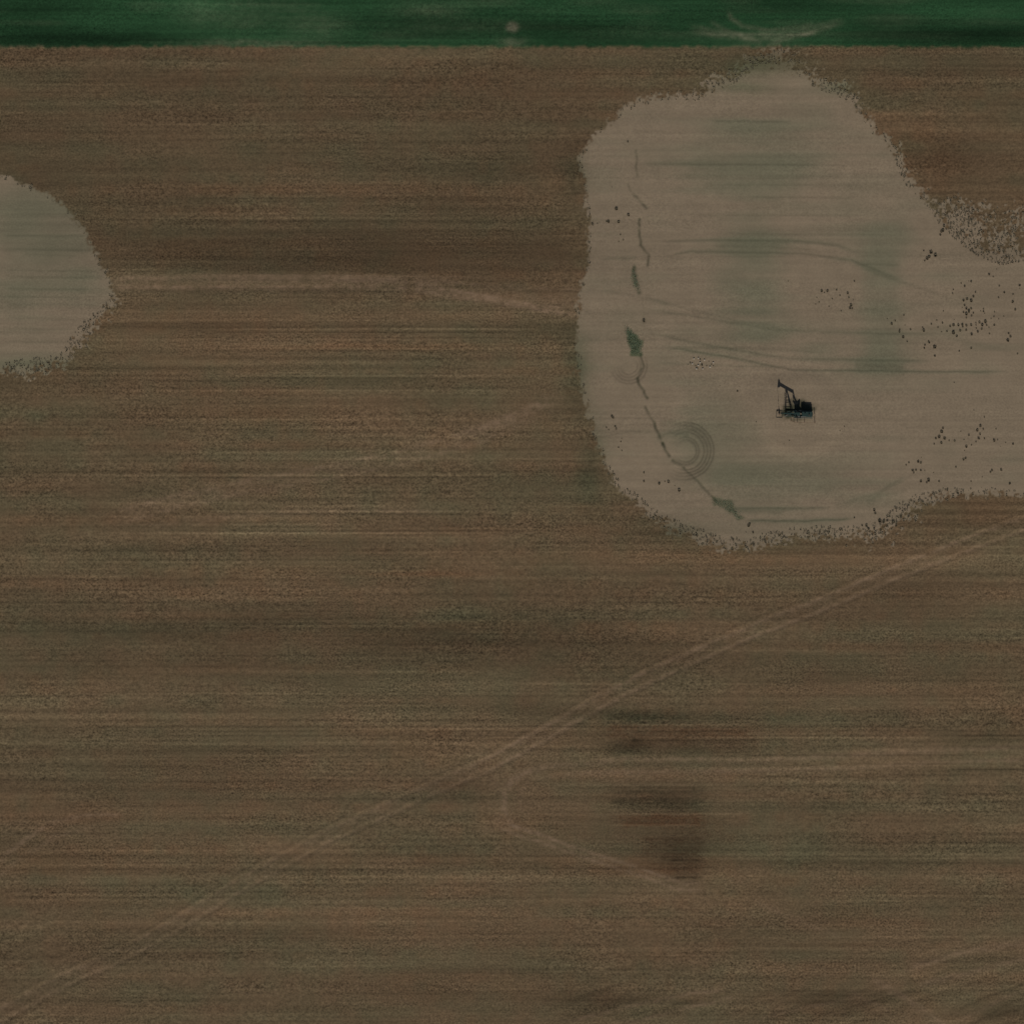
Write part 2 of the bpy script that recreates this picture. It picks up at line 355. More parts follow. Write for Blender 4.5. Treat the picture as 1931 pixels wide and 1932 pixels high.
# --- green crop strip
gt = vnoise(X, Y, 40, 0.8, 41) * .12 + vnoise(X, Y, 20, 2.2, 42) * .12 + n_fine2 * .06
gd = np.zeros(U.shape)
for b_ in [(80,74,200,16,-.8),(60,20,110,40,-.4),(250,75,120,12,-.4),(850,50,300,22,-.35),(1100,62,160,24,-.45),(1860,66,150,18,-1.05),(1650,70,120,14,-.3),(1500,5,130,22,-.45),(1300,40,80,40,-.15),(1650,40,80,40,-.2),
           (420,30,140,40,.18),(600,50,60,25,.25),(1750,25,160,14,.12),(380,10,60,20,.2),(200,40,80,20,.15),(1200,20,80,30,.05)]:
    blob(gd, *b_)
bare = np.zeros(U.shape)
for b_ in [(968,52,13,10,.95,0,2),(450,25,90,34,.10),(370,20,40,25,.06),(600,50,55,24,.15),(800,20,60,20,.12),(968,80,24,8,.35),(1440,95,70,12,.55),(40,88,60,4,.2),(480,82,140,7,.35),(30,91,30,2,.1)]:
    blob(bare, *b_)
arc1 = [(1290,52),(1350,66),(1405,72),(1460,72),(1520,62),(1570,48),(1600,42)]
arc2 = [(1335,40),(1370,58),(1415,74),(1440,82)]
arc3 = [(1370,10),(1378,34),(1400,50),(1450,58),(1540,46)]
arc4 = [(1440,88),(1490,72),(1540,60)]
for p, w, s in ((arc1,6,.5),(arc2,5,.4),(arc3,5,.45),(arc4,5,.4),(offset(arc1,-8),4,.3)):
    stroke(bare, p, w * .9, s * .62, .12)
bare += .10 * np.clip(vnoise(X, Y, 14, 3.5, 44) + .6 * vnoise(X, Y, 40, 1.6, 45), 0, 1) * smooth(88, 60, V)
bare = np.clip(bare * (1 + .35 * n_fine2 + .3 * st4 + .25 * st2), 0, 1)
tone = np.where(green > .5, gt + gd, tone)

track = np.clip(track * (0.9 + .55 * n_fine2 + .35 * st1 + .3 * n_mid) * (1 - pad), 0, 1)
grain = np.where(pad > .5, .30, 1.0) * (1 - .75 * np.clip(track, 0, 1)) * np.where(green > .5, .7, 1.0)
grain *= np.clip(1.05 + .45 * vnoise(X, Y, 14, 5, 51) + .3 * vnoise(X, Y, 50, 3, 52), .62, 1.7)

# relief: gentle swell, clods, shallow row ridges
fadeo = smooth(2500, 140, np.maximum(np.abs(X), np.abs(Y)))
near = (np.maximum(np.abs(X), np.abs(Y)) < 149).astype(float)
Z = .35 * vnoise(X, Y, 60, 45, 61) * fadeo
Z += near * (1 - pad) * (1 - green) * (.022 * n_fine + .022 * vnoise(X, Y, .6, .6, 62) + .020 * st4 + .02 * st1) * np.clip(grain, .2, 1.6)
Z += near * pad * (.006 * n_fine + .008 * ps2)
Z += near * green * (.03 * n_fine + .03 * vnoise(X, Y, 30, .6, 63))
Z += near * relief
PJX, PJY = 80.7, 27.6
flat = smooth(14, 9, np.hypot(X - PJX, Y - PJY))
Z *= (1 - flat)
def ground_z(x, y):
    i = int(np.clip(np.searchsorted(axis, x), 1, N - 1)); j = int(np.clip(np.searchsorted(axis, y), 1, N - 1))
    return float(min(Z[i, j], Z[i - 1, j], Z[i, j - 1], Z[i - 1, j - 1]))

# ------------------------------------------------------------------ ground material
class NT:
    def __init__(s, name):
        s.m = bpy.data.materials.new(name); s.m.use_nodes = True
        s.n = s.m.node_tree.nodes; s.l = s.m.node_tree.links; s.b = s.n['Principled BSDF']
    def put(s, sock, val):
        if hasattr(val, 'is_output') or isinstance(val, bpy.types.NodeSocket): s.l.new(val, sock)
        else: sock.default_value = val
    def attr(s, name):
        n = s.n.new('ShaderNodeAttribute'); n.attribute_name = name; return n.outputs['Fac']
    def math(s, op, a, b=0.0, c=0.0, clamp=False):
        n = s.n.new('ShaderNodeMath'); n.operation = op; n.use_clamp = clamp
        for i, x in enumerate((a, b, c)): s.put(n.inputs[i], x)
        return n.outputs[0]
    def mix(s, f, a, b, bt='MIX'):
        n = s.n.new('ShaderNodeMix'); n.data_type = 'RGBA'; n.blend_type = bt
        s.put(n.inputs[0], f); s.put(n.inputs[6], a); s.put(n.inputs[7], b); return n.outputs[2]
    def noise(s, scale, detail=2, stretch=(1, 1, 1), rough=.5):
        tc = s.n.new('ShaderNodeTexCoord'); mp = s.n.new('ShaderNodeMapping'); mp.inputs['Scale'].default_value = stretch
        s.l.new(tc.outputs['Object'], mp.inputs[0]); n = s.n.new('ShaderNodeTexNoise')
        n.inputs['Scale'].default_value = scale; n.inputs['Detail'].default_value = detail; n.inputs['Roughness'].default_value = rough
        s.l.new(mp.outputs[0], n.inputs['Vector']); return n.outputs['Fac']
    def scale(s, col, f):
        n = s.n.new('ShaderNodeVectorMath'); n.operation = 'SCALE'; s.put(n.inputs[0], col[:3] if isinstance(col, tuple) else col); s.put(n.inputs['Scale'], f); return n.outputs[0]

GK = 1.9                     # albedo against the value seen on the dim overhead picture
def alb(r, g, b, k=GK):
    c = srgb(r, g, b); return (min(c[0] * k, .9), min(c[1] * k, .9), min(c[2] * k, .9), 1)

def ground_material():
    t = NT('earth')
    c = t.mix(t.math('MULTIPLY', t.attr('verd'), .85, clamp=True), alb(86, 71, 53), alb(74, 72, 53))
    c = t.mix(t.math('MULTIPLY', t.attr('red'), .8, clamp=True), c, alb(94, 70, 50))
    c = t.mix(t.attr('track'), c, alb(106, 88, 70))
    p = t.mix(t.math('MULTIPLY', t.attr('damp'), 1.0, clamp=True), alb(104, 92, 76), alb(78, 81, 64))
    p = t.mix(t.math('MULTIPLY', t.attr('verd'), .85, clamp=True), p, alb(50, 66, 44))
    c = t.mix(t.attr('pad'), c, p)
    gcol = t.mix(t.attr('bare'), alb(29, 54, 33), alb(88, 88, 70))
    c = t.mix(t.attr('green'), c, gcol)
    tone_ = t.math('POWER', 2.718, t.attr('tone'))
    # fine stubble and clods, slightly stretched along the rows
    g1 = t.noise(2.1, 2, (.85, 1, 1), .65); g2 = t.noise(1.0, 3, (.55, 1.1, 1), .6); g3 = t.noise(.9, 2, (.02, 1.6, 1), .5)
    gg = t.math('ADD', t.math('MULTIPLY', t.math('SUBTRACT', g1, .5), 1.9), t.math('MULTIPLY', t.math('SUBTRACT', g2, .5), .5))
    gg = t.math('ADD', gg, t.math('MULTIPLY', t.math('SUBTRACT', g3, .5), .40))
    gg = t.math('ADD', 1.0, t.math('MULTIPLY', gg, t.math('MULTIPLY', t.attr('grain'), .95)))
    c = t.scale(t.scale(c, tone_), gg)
    t.l.new(c, t.b.inputs['Base Color'])
    t.b.inputs['Roughness'].default_value = 1.0
    t.b.inputs['Specular IOR Level'].default_value = 0.1
    return t.m
EARTH = ground_material()

# ------------------------------------------------------------------ ground meshes (one surface, cut along its kinds)
def fc(a): return .25 * (a[:-1, :-1] + a[1:, :-1] + a[:-1, 1:] + a[1:, 1:])
fp, fg, ft = fc(pad), fc(green), fc(track)
fU, fV = fc(U), fc(V)
idx = np.arange(N * N).reshape(N, N)
quads = np.stack([idx[:-1, :-1], idx[1:, :-1], idx[1:, 1:], idx[:-1, 1:]], -1)
kind = np.zeros(fp.shape, int)
kind[fp > .5] = 1
kind[(fp > .5) & (fU < 600)] = 2
kind[fg > .5] = 3
tsd = np.zeros(U.shape); stroke(tsd, MAIN, 19, 1.0)
tsw = np.zeros(U.shape); stroke(tsw, [(215,533),(700,535),(800,540),(900,556),(1090,588)], 15, 1.0)
kind[(kind == 0) & (fc(tsd) > .37)] = 4
kind[(kind == 0) & (fc(tsw) > .37)] = 5
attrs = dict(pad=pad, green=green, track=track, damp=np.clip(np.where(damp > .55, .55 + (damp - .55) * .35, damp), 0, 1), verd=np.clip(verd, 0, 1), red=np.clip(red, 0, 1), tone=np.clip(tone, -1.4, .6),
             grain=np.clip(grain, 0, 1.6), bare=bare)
co = np.stack([X, Y, Z], -1).reshape(-1, 3).astype(np.float32)
flat_attrs = {k: v.reshape(-1).astype(np.float32) for k, v in attrs.items()}
def ground_piece(name, k):
    q = quads[kind == k].reshape(-1, 4)
    used, inv = np.unique(q.reshape(-1), return_inverse=True)
    me = bpy.data.meshes.new(name)
    nf = len(q)
    me.vertices.add(len(used)); me.vertices.foreach_set('co', co[used].reshape(-1))
    me.loops.add(nf * 4); me.loops.foreach_set('vertex_index', inv.astype(np.int32).reshape(-1))
    me.polygons.add(nf); me.polygons.foreach_set('loop_start', np.arange(0, nf * 4, 4, dtype=np.int32))
    me.polygons.foreach_set('use_smooth', np.ones(nf, bool))
    me.update(calc_edges=True)
    for an, av in flat_attrs.items():
        a = me.attributes.new(an, 'FLOAT', 'POINT'); a.data.foreach_set('value', av[used])
    me.materials.append(EARTH)
    o = bpy.data.objects.new(name, me); COL.objects.link(o)
    return tag(o, kind='structure')
for nm, k in (('ground', 0), ('well_pad', 1), ('bare_clearing', 2), ('green_field', 3), ('dirt_track', 4), ('field_path', 5)):
    ground_piece(nm, k)

# ------------------------------------------------------------------ simple materials
def paint(name, col, rough=.55, metal=0.0, var=.25, sc=3.0):
    t = NT(name)
    n = t.noise(sc, 4, (1, 1, 1), .65)
    f = t.math('ADD', 1 - var, t.math('MULTIPLY', n, var * 2))
    t.l.new(t.scale(col, f), t.b.inputs['Base Color'])
    t.b.inputs['Roughness'].default_value = rough; t.b.inputs['Metallic'].default_value = metal
    return t.m
M_GREEN = paint('dark_green_paint', (.018, .040, .034, 1), .5)
M_BLACK = paint('greasy_black_iron', (.012, .016, .014, 1), .6)
M_RUST = paint('rusty_pipe', (.12, .06, .035, 1), .8)
M_STEEL = paint('worn_steel', (.17, .155, .13, 1), .7, .1)
M_CONC = paint('weathered_concrete', (.15, .135, .10, 1), .95, 0, .8, .9)
M_STONE = paint('pale_stone', (.36, .32, .26, 1), .95, 0, .3, 4)

def leaf_mat(name, a, b):
    t = NT(name)
    oi = t.n.new('ShaderNodeObjectInfo')
    n = t.noise(3.5, 3)
    c = t.mix(n, a, b)
    t.l.new(t.scale(c, t.math('ADD', .75, t.math('MULTIPLY', oi.outputs['Random'], .5))), t.b.inputs['Base Color'])
    t.b.inputs['Roughness'].default_value = .8; t.b.inputs['Specular IOR Level'].default_value = .15
    return t.m
M_WEED = leaf_mat('weed_leaves', (.13, .11, .075, 1), (.17, .15, .10, 1))
M_GRASS = leaf_mat('green_grass', (.105, .15, .095, 1), (.15, .195, .125, 1))

# ------------------------------------------------------------------ mesh shapes
def box(bm, c, s, rot=None, bevel=0.0):
    r = bmesh.ops.create_cube(bm, size=1.0)
    vs = r['verts']
    M = Matrix.Translation(c) @ (rot.to_4x4() if rot is not None else Matrix.Identity(4)) @ Matrix.Diagonal((s[0], s[1], s[2], 1))
    bmesh.ops.transform(bm, matrix=M, verts=vs)
    if bevel:
        es = list({e for v in vs for e in v.link_edges})
        bmesh.ops.bevel(bm, geom=es, offset=bevel, segments=2, affect='EDGES', profile=.7)

def bar(bm, p, q, w, h=None):
    """rectangular bar from p to q"""
    p, q = Vector(p), Vector(q); d = q - p
    rot = d.to_track_quat('X', 'Z').to_matrix()
    box(bm, (p + q) / 2, (d.length, w, h or w), rot)

def tube(bm, p, q, r, r2=None, seg=14, caps=True):
    p, q = Vector(p), Vector(q); d = q - p
    M = Matrix.Translation((p + q) / 2) @ d.to_track_quat('Z', 'Y').to_matrix().to_4x4()
    bmesh.ops.create_cone(bm, cap_ends=caps, segments=seg, radius1=r, radius2=r if r2 is None else r2, depth=d.length, matrix=M)

def prism(bm, outline, y0, y1):
    """outline in x,z extruded along y"""
    a = [bm.verts.new((x, y0, z)) for x, z in outline]; b = [bm.verts.new((x, y1, z)) for x, z in outline]
    n = len(a)
    bm.faces.new(a); bm.faces.new(b[::-1])
    for i in range(n): bm.faces.new((a[i], b[i], b[(i + 1) % n], a[(i + 1) % n]))

def build(name, fn, mat, parent=None, loc=None):
    bm = bmesh.new(); fn(bm)
    bmesh.ops.recalc_face_normals(bm, faces=bm.faces)
    me = bpy.data.meshes.new(name); bm.to_mesh(me); bm.free()
    me.materials.append(mat)
    o = bpy.data.objects.new(name, me); COL.objects.link(o)
    if parent: o.parent = parent
    if loc: o.location = loc
    return o

def empty(name, loc, rz=0.0):
    o = bpy.data.objects.new(name, None); o.empty_display_size = .5
    o.location = loc; o.rotation_euler = (0, 0, rz); COL.objects.link(o); return o

# ------------------------------------------------------------------ pumpjack (x runs east, the well is at its west end)
S = 0.125 / 9.655                  # metres per unit of the close-up reading
def lx(px): return (px - 1040) * S  # local x of a close-up column; root at column 1040
root = empty('pumpjack', (PJX, PJY, 0), math.radians(-1.5))
tag(root, 'dark green oil pumpjack with raised horsehead in the middle of the bare well pad', 'pumpjack')
PVX, PVZ = lx(812), 4.35           # saddle bearing
TILT = math.radians(19)
def bp(d, up=0.0, y=0.0):           # point along the walking beam, d towards the tail (east)
    return (PVX + d * math.cos(TILT) + up * math.sin(TILT), y, PVZ + .28 - d * math.sin(TILT) + up * math.cos(TILT))

def f_slab(bm):
    box(bm, (lx(1140), -.08, .11), (5.3, 2.3, .22), bevel=.03)
slab = build('concrete_base', f_slab, M_CONC, root)
def f_skid(bm):
    for y in (-.62, .62):
        box(bm, (lx(1045), y, .35), (7.2, .09, .20)); box(bm, (lx(1045), y, .465), (7.2, .20, .03)); box(bm, (lx(1045), y, .237), (7.2, .20, .03))
    for i in range(7):
        box(bm, (lx(775) + i * 1.14, 0, .35), (.12, 1.14, .18))
build('skid', f_skid, M_GREEN, root)
def f_post(bm):
    top = Vector((PVX, 0, PVZ - .12))
    for y in (-.78, .78):
        bar(bm, (lx(760), y, .02), top + Vector((-.10, y * .22, 0)), .22, .22)
        bar(bm, (lx(905), y, .48), top + Vector((.12, y * .22, 0)), .20, .20)
    for t_ in (.3, .58):
        for a, b in ((lx(760), -.10), (lx(905), .12)):
            x = a + (PVX + b - a) * t_; z = .62 + (PVZ - .74) * t_; y = .78 * (1 - t_ * .78)
            bar(bm, (x, -y, z), (x, y, z), .09)
        x0 = lx(760) + (PVX - .1 - lx(760)) * t_; x1 = lx(905) + (PVX + .12 - lx(905)) * t_
        for sgn in (-1, 1):
            bar(bm, (x0, sgn * y, z), (x1, sgn * y, z), .09)
    box(bm, (PVX, 0, PVZ - .06), (.62, .60, .14))
build('samson_post', f_post, M_GREEN, root)
def f_ladder(bm):
    p0, p1 = Vector((lx(745), -.86, .62)), Vector((PVX - .16, -.30, PVZ - .3))
    for dx in (-.17, .17):
        bar(bm, p0 + Vector((dx - .2, 0, 0)), p1 + Vector((dx - .2, 0, 0)), .05)
    for i in range(11):
        c = p0.lerp(p1, (i + .6) / 11.5) + Vector((-.2, 0, 0))
        bar(bm, c - Vector((.17, 0, 0)), c + Vector((.17, 0, 0)), .03)
build('ladder', f_ladder, M_STEEL, root)
def f_beam(bm):
    bar(bm, bp(-1.72), bp(2.05), .16, .34)
    bar(bm, bp(-1.72, .20), bp(2.05, .20), .34, .05); bar(bm, bp(-1.72, -.20), bp(2.05, -.20), .34, .05)
    for d in (-1.2, -.6, 0, .6, 1.2, 1.75): bar(bm, bp(d, -.17), bp(d, .17), .32, .03)
beam = build('walking_beam', f_beam, M_GREEN, root)
def f_head(bm):
    R = 2.35; pts = []
    cx, cz = PVX, PVZ + .28
    for i in range(13):
        a = math.radians(180) - TILT * 1.0 - math.radians(-17 + 34 * i / 12)
        pts.append((cx + R * math.cos(a), cz + R * math.sin(a)))
    a0 = bp(-1.66, .30); a1 = bp(-1.66, -.34)
    inner = [(a0[0] - .10, a0[2] + .05), (a1[0] + .02, a1[2])]
    # order: outer arc bottom -> top, then the inner edge back down
    prism(bm, pts + inner, -.21, .21)
build('horsehead', f_head, M_GREEN, beam)
def f_saddle(bm):
    box(bm, (PVX, 0, PVZ + .07), (.50, .52, .16), bevel=.03); tube(bm, (PVX, -.42, PVZ + .08), (PVX, .42, PVZ + .08), .10)
build('saddle_bearing', f_saddle, M_BLACK, root)
CRX, CRZ = lx(1010), 1.72           # crank shaft
TX, TZ = bp(1.95)[0], bp(1.95)[2]
def f_eq(bm):
    bar(bm, (TX, -.92, TZ - .33), (TX, .92, TZ - .33), .20, .22); tube(bm, (TX, -.2, TZ - .26), (TX, .2, TZ - .26), .14)
build('equalizer', f_eq, M_GREEN, root)
CA = math.radians(125)              # crank angle
PX, PZ = CRX + .62 * math.cos(CA), CRZ + .62 * math.sin(CA)
for sgn in (-1, 1):
    def f_pit(bm):
        bar(bm, (TX, sgn * .88, TZ - .36), (PX, sgn * .88, PZ), .13, .13); tube(bm, (PX, sgn * .78, PZ), (PX, sgn * .98, PZ), .13)
    build('pitman_arm', f_pit, M_GREEN, root)
    def f_crank(bm):
        d = Vector((math.cos(CA), 0, math.sin(CA)))
        c = Vector((CRX, sgn * .70, CRZ))
        bar(bm, c - d * .35, c + d * 1.35, .14, .34); tube(bm, (CRX, sgn * .60, CRZ), (CRX, sgn * .80, CRZ), .24)
    cr = build('crank', f_crank, M_BLACK, root)
    def f_cw(bm):
        d = Vector((math.cos(CA + math.pi), math.sin(CA + math.pi)))
        pts = []
        for i in range(18):
            a = CA + math.pi + math.radians(-78 + 156 * i / 17)
            pts.append((CRX + 1.02 * math.cos(a), CRZ + 1.02 * math.sin(a)))
        prism(bm, pts, sgn * .80 if sgn > 0 else -1.10, 1.10 if sgn > 0 else -.80)
    build('counterweight', f_cw, M_BLACK, cr)
def f_gear(bm):
    box(bm, (CRX + .05, 0, 1.62), (1.25, .95, .92), bevel=.10); tube(bm, (CRX, -.62, CRZ), (CRX, .62, CRZ), .12)
    tube(bm, (CRX + .45, -.48, 1.55), (CRX + .45, -.62, 1.55), .10)
gear = build('gearbox', f_gear, M_GREEN, root)
def f_ped(bm):
    box(bm, (CRX + .05, 0, .84), (1.05, .85, .62)); box(bm, (CRX + .05, 0, .51), (1.5, 1.2, .05))
build('pedestal', f_ped, M_GREEN, gear)
ENX = lx(1222)
def f_eng(bm):
    box(bm, (ENX, 0, 1.08), (2.75, 1.20, 1.18), bevel=.06)
    box(bm, (ENX, 0, 1.735), (2.9, 1.36, .13), bevel=.03)
    for i in range(6):
        box(bm, (ENX - .9 + i * .36, -.61, 1.25), (.05, .04, .8))
    tube(bm, (ENX - .6, .15, 1.79), (ENX - .6, .15, 2.2), .16)
eng = build('engine_housing', f_eng, M_GREEN, root)
def f_rad(bm):
    box(bm, (ENX + 1.46, 0, 1.15), (.16, 1.0, .9), bevel=.02)
    for i in range(7): box(bm, (ENX + 1.55, 0, .78 + i * .12), (.03, .9, .04))
build('radiator', f_rad, M_BLACK, eng)
def f_exh(bm):
    tube(bm, (ENX + .55, -.2, 1.79), (ENX + .55, -.2, 2.3), .07); tube(bm, (ENX + .55, -.2, 1.9), (ENX + .55, -.2, 2.2), .13)
build('exhaust_pipe', f_exh, M_RUST, eng)
def f_guard(bm):
    a, b = (CRX + .5, 1.55), (ENX - .5, 1.0); pts = []
    for i in range(9):
        t_ = math.radians(110 + 180 * i / 8); pts.append((a[0] + .52 * math.cos(t_), a[1] + .52 * math.sin(t_)))
    for i in range(9):
        t_ = math.radians(-70 + 180 * i / 8); pts.append((b[0] + .28 * math.cos(t_), b[1] + .28 * math.sin(t_)))
    prism(bm, pts, -.86, -.66)
build('belt_guard', f_guard, M_STEEL, root)
HX = PVX + 2.35 * math.cos(math.pi - TILT) - .12
def f_bridle(bm):
    for y in (-.10, .10):
        tube(bm, (HX - .1, y, PVZ + .55), (HX - .1, y, 2.35), .025, seg=8)
    box(bm, (HX - .1, 0, 2.30), (.12, .34, .12))
build('bridle', f_bridle, M_STEEL, root)
# wellhead stands on its own
WXW = PJX + HX - .1
wh = empty('wellhead', (WXW, PJY + .05, 0))
tag(wh, 'low pipe wellhead standing under the horsehead of the pumpjack', 'wellhead')
def f_w1(bm):
    tube(bm, (0, 0, .02), (0, 0, .95), .14); tube(bm, (0, 0, .30), (0, 0, .38), .26); tube(bm, (0, 0, .72), (0, 0, .80), .24)
build('casing_head', f_w1, M_RUST, wh)
def f_w2(bm):
    tube(bm, (-.5, 0, .62), (.5, 0, .62), .06); tube(bm, (.48, 0, .62), (.48, -.02, .06), .06); tube(bm, (-.5, 0, .50), (-.5, 0, .80), .11)
build('flow_tee', f_w2, M_STEEL, wh)
def f_w3(bm):
    tube(bm, (0, 0, .93), (0, 0, 1.35), .08); tube(bm, (0, 0, 1.33), (0, 0, 2.28), .025, seg=8)
build('polished_rod', f_w3, M_STEEL, wh)
# cellar box round the wellhead
def f_cellar(bm):
    for (c, s) in (((0, -1.0, .03), (1.7, .12, .10)), ((0, 1.0, .03), (1.7, .12, .10)), ((-.79, 0, .03), (.12, 1.88, .10)), ((.79, 0, .03), (.12, 1.88, .10))):
        box(bm, c, s)
ce = build('cellar_kerb', f_cellar, M_BLACK, None, (WXW, PJY + .05, 0))
tag(ce, 'square dark kerb round the wellhead at the west end of the pumpjack', 'kerb')

# pipe fence along the south and east of the machine
fx0, fx1, fy0, fy1 = PJX + lx(880), PJX + lx(1395), PJY - 2.35, PJY + .1
fe = empty('pipe_fence', (fx0, fy0, 0))
tag(fe, 'thin rusty pipe guard fence along the south side of the pumpjack', 'fence')
pp = [(0, .55), (lx(945) - lx(880), .05), (lx(1020) - lx(880), 0), (lx(1170) - lx(880), 0), (fx1 - fx0, -.15), (fx1 - fx0, fy1 - fy0)]
for (x, y) in pp:
    def f_p(bm):
        tube(bm, (x, y, -.05), (x, y, 1.15), .06); tube(bm, (x, y, 1.15), (x, y, 1.2), .07, .03)
    build('post', f_p, M_RUST, fe)
for (a, b) in zip(pp[:-1], pp[1:]):
    def f_r(bm):
        tube(bm, (a[0], a[1], 1.08), (b[0], b[1], 1.08), .03, seg=8)
    build('rail', f_r, M_RUST, fe)

# ------------------------------------------------------------------ weeds
def tuft_mesh(name, r, h, n, mat, seed):
    rr = random.Random(seed); bm = bmesh.new()
    for i in range(n):
        a = rr.uniform(0, 6.283); d = r * math.sqrt(rr.random()) * .75
        x, y = d * math.cos(a), d * math.sin(a)
        lean = rr.uniform(.15, .55); a2 = a + rr.uniform(-.9, .9); L = h * rr.uniform(.55, 1.0) * (1 - .35 * d / r); w = rr.uniform(.05, .11) * r
        t = Vector((math.cos(a2), math.sin(a2), 0)); s = Vector((-t.y, t.x, 0)) * w
        p0 = Vector((x, y, -.06)); p1 = p0 + t * lean * L * .4 + Vector((0, 0, L * .6)); p2 = p0 + t * lean * L + Vector((0, 0, L))
        v = [bm.verts.new(q) for q in (p0 - s * .6, p0 + s * .6, p1 + s, p1 - s, p2)]
        bm.faces.new(v[:4]); bm.faces.new((v[3], v[2], v[4]))
    me = bpy.data.meshes.new(name); bm.to_mesh(me); bm.free(); me.materials.append(mat); return me
TUFTS = [tuft_mesh('weed_tuft', .5, .5, 90, M_WEED, s) for s in range(4)]
count = [0]
def weed(u, v, size, label, group):
    o = bpy.data.objects.new('weed_tuft', TUFTS[count[0] % 4]); count[0] += 1
    x, y = wx(u), wy(v)
    o.location = (x, y, ground_z(x, y)); s = size * .86 * random.uniform(.6, 1.15)
    o.scale = (s * random.uniform(.85, 1.25), s, s * random.uniform(.8, 1.1)); o.rotation_euler = (0, 0, random.uniform(0, 6.28))
    COL.objects.link(o); tag(o, label, 'weed', group); return o
def weeds(pts, label, group, base=.95):
    for p in R6(pts):
        weed(p[0], p[1], base * (p[2] / 9 if len(p) > 2 else random.uniform(.75, 1.05)), label, group)
weeds([(1012,315,9),(1024,322,7),(1038,315,8),(1160,270,8),(1145,380,11),(1140,392,8),(1130,325,7),(1150,395,7),(990,345,6),(1060,350,5),(1095,335,6),(1045,385,5),(1100,405,5),(1000,365,5),(1135,345,6),(1080,310,5),(985,375,5),(1155,355,6)],
      'small dark weed in the loose patch north-east of the pumpjack, west of the damp strip', 'weeds in the patch north-east of the pumpjack')
weeds([(1385,425,8),(1330,465,8),(1365,500,10),(1382,525,8),(1475,495,10),(1510,465,8),(1480,560,10),(1497,545,8),(1525,570,10),(1525,610,10),(1560,460,9),(1366,490,7),(1400,545,6),(1478,575,8),(1500,550,7),(1345,450,5),(1415,490,6),(1310,440,5),(1390,470,5),(1470,480,7),(1556,500,8),(1540,480,6)],
      'dark weed in the scattered group east of the damp strip on the pad', 'weeds east of the damp strip')
weeds([(1500,160,14),(1490,168,10),(1508,140,11),(1528,152,13),(1475,132,8),(1480,178,8)], 'dark weed in the tight clump at the upper east edge of the pad', 'weeds in the upper east clump')
weeds([(1555,45,10),(1550,60,9),(1562,40,9),(1567,20,8)], 'dark weed at the ragged north-east corner of the pad', 'weeds at the north-east corner')
weeds([(1610,470,12),(1632,470,11),(1650,468,11),(1668,472,11),(1690,470,8),(1728,458,10),(1740,470,11),(1755,455,11),(1738,488,8),(1610,505,11),(1640,495,9),(1692,512,11),(1720,500,8),(1652,478,9),(1668,492,8),(1712,470,7),(1760,470,8),(1595,475,9),(1625,520,8),(1580,498,8),(1780,440,7),(1795,470,7)],
      'dark weed in the dense row at the east side of the pad', 'weeds in the dense eastern row')
weeds([(1655,358,10),(1672,352,10),(1690,360,11),(1660,380,9),(1668,395,10),(1690,395,10),(1668,420,11),(1692,428,11),(1655,412,9),(1680,405,9),(1700,415,8),(1710,320,8),(1690,272,8),(1645,280,8),(1700,340,7)],
      'dark weed in the upright clump above the dense row at the east side', 'weeds in the eastern upright clump')
weeds([(1860,508,9),(1856,540,10),(1868,522,9),(1890,400,9),(1818,292,9),(1840,322,9),(1790,250,7),(1880,330,7),(1910,290,7),(1900,600,5),(1838,430,7)],
      'lone dark weed near the far east margin of the pad', 'lone weeds at the east margin')
weeds([(1545,978,14),(1556,955,13),(1562,938,10),(1530,985,10),(1522,1010,8),(1570,985,11),(1590,995,9),(1615,995,8),(1555,1005,7)], 'dark weed in the wedge-shaped clump south-east of the pumpjack', 'weeds in the south-east wedge')
weeds([(1680,970,10),(1718,948,9),(1732,928,9),(1724,985,9),(1745,942,8),(1795,995,10),(1668,1022,10),(1750,888,8),(1730,965,7),(1750,985,7),(1660,1040,6),(1712,1000,7)],
      'dark weed in the open scatter beside the south-east wedge', 'weeds in the south-east scatter')
weeds([(1785,1130,12),(1778,1138,9),(1826,1128,11),(1665,1075,10),(1655,1080,7),(1865,1190,9),(1690,1180,6),(1740,1160,6),(1880,1010,6)], 'dark weed on the low south-east part of the pad, away from others', 'weeds on the low south-east part')
weeds([(1408,1095,8),(1440,1128,10),(1462,1095,11),(1425,1130,10),(1462,1130,9),(1462,1180,11),(1497,1175,11),(1545,1180,11),(1520,1140,7),(1488,1185,8),(1430,1140,8),(1450,1090,9),(1395,1105,5),(1480,1130,6)],
      'dark weed in the group above the south-east edge of the pad', 'weeds above the south-east edge')
weeds([(365,1220,10),(317,1182,11),(275,1190,8),(205,1180,9),(130,1215,8),(300,1180,7),(205,1140,5),(345,1200,5)], 'dark weed between the rill and the south-west edge of the pad', 'weeds beside the rill in the south-west')
weeds([(65,890,11),(60,885,8),(75,930,9),(80,940,8),(105,1040,6),(100,1000,6),(90,1025,6),(104,985,5),(35,935,5),(45,945,5)], 'dark weed by the west edge of the pad below the green grass patch', 'weeds by the west edge')
weeds([(205,450,12)], 'single round dark weed just above the green grass patch', None)
weeds([(680,1380,10),(686,1372,8),(700,1412,10),(668,1410,5),(830,1440,6),(760,1420,5)], 'dark weed under the south end of the rill', 'weeds under the south end of the rill')
weeds([(1250,1310,10),(1255,1325,8),(1275,1360,11),(1295,1362,10),(1310,1358,10),(1335,1366,9),(1215,1380,9),(1225,1395,9),(1195,1380,7),(1160,1345,7),(1250,1395,8),(1280,1400,8),(1240,1420,9),(1350,1380,8),(1370,1340,9),(1390,1310,8)],
      'dark weed in the dense stand at the south-east corner of the pad', 'weeds in the south-east corner stand')
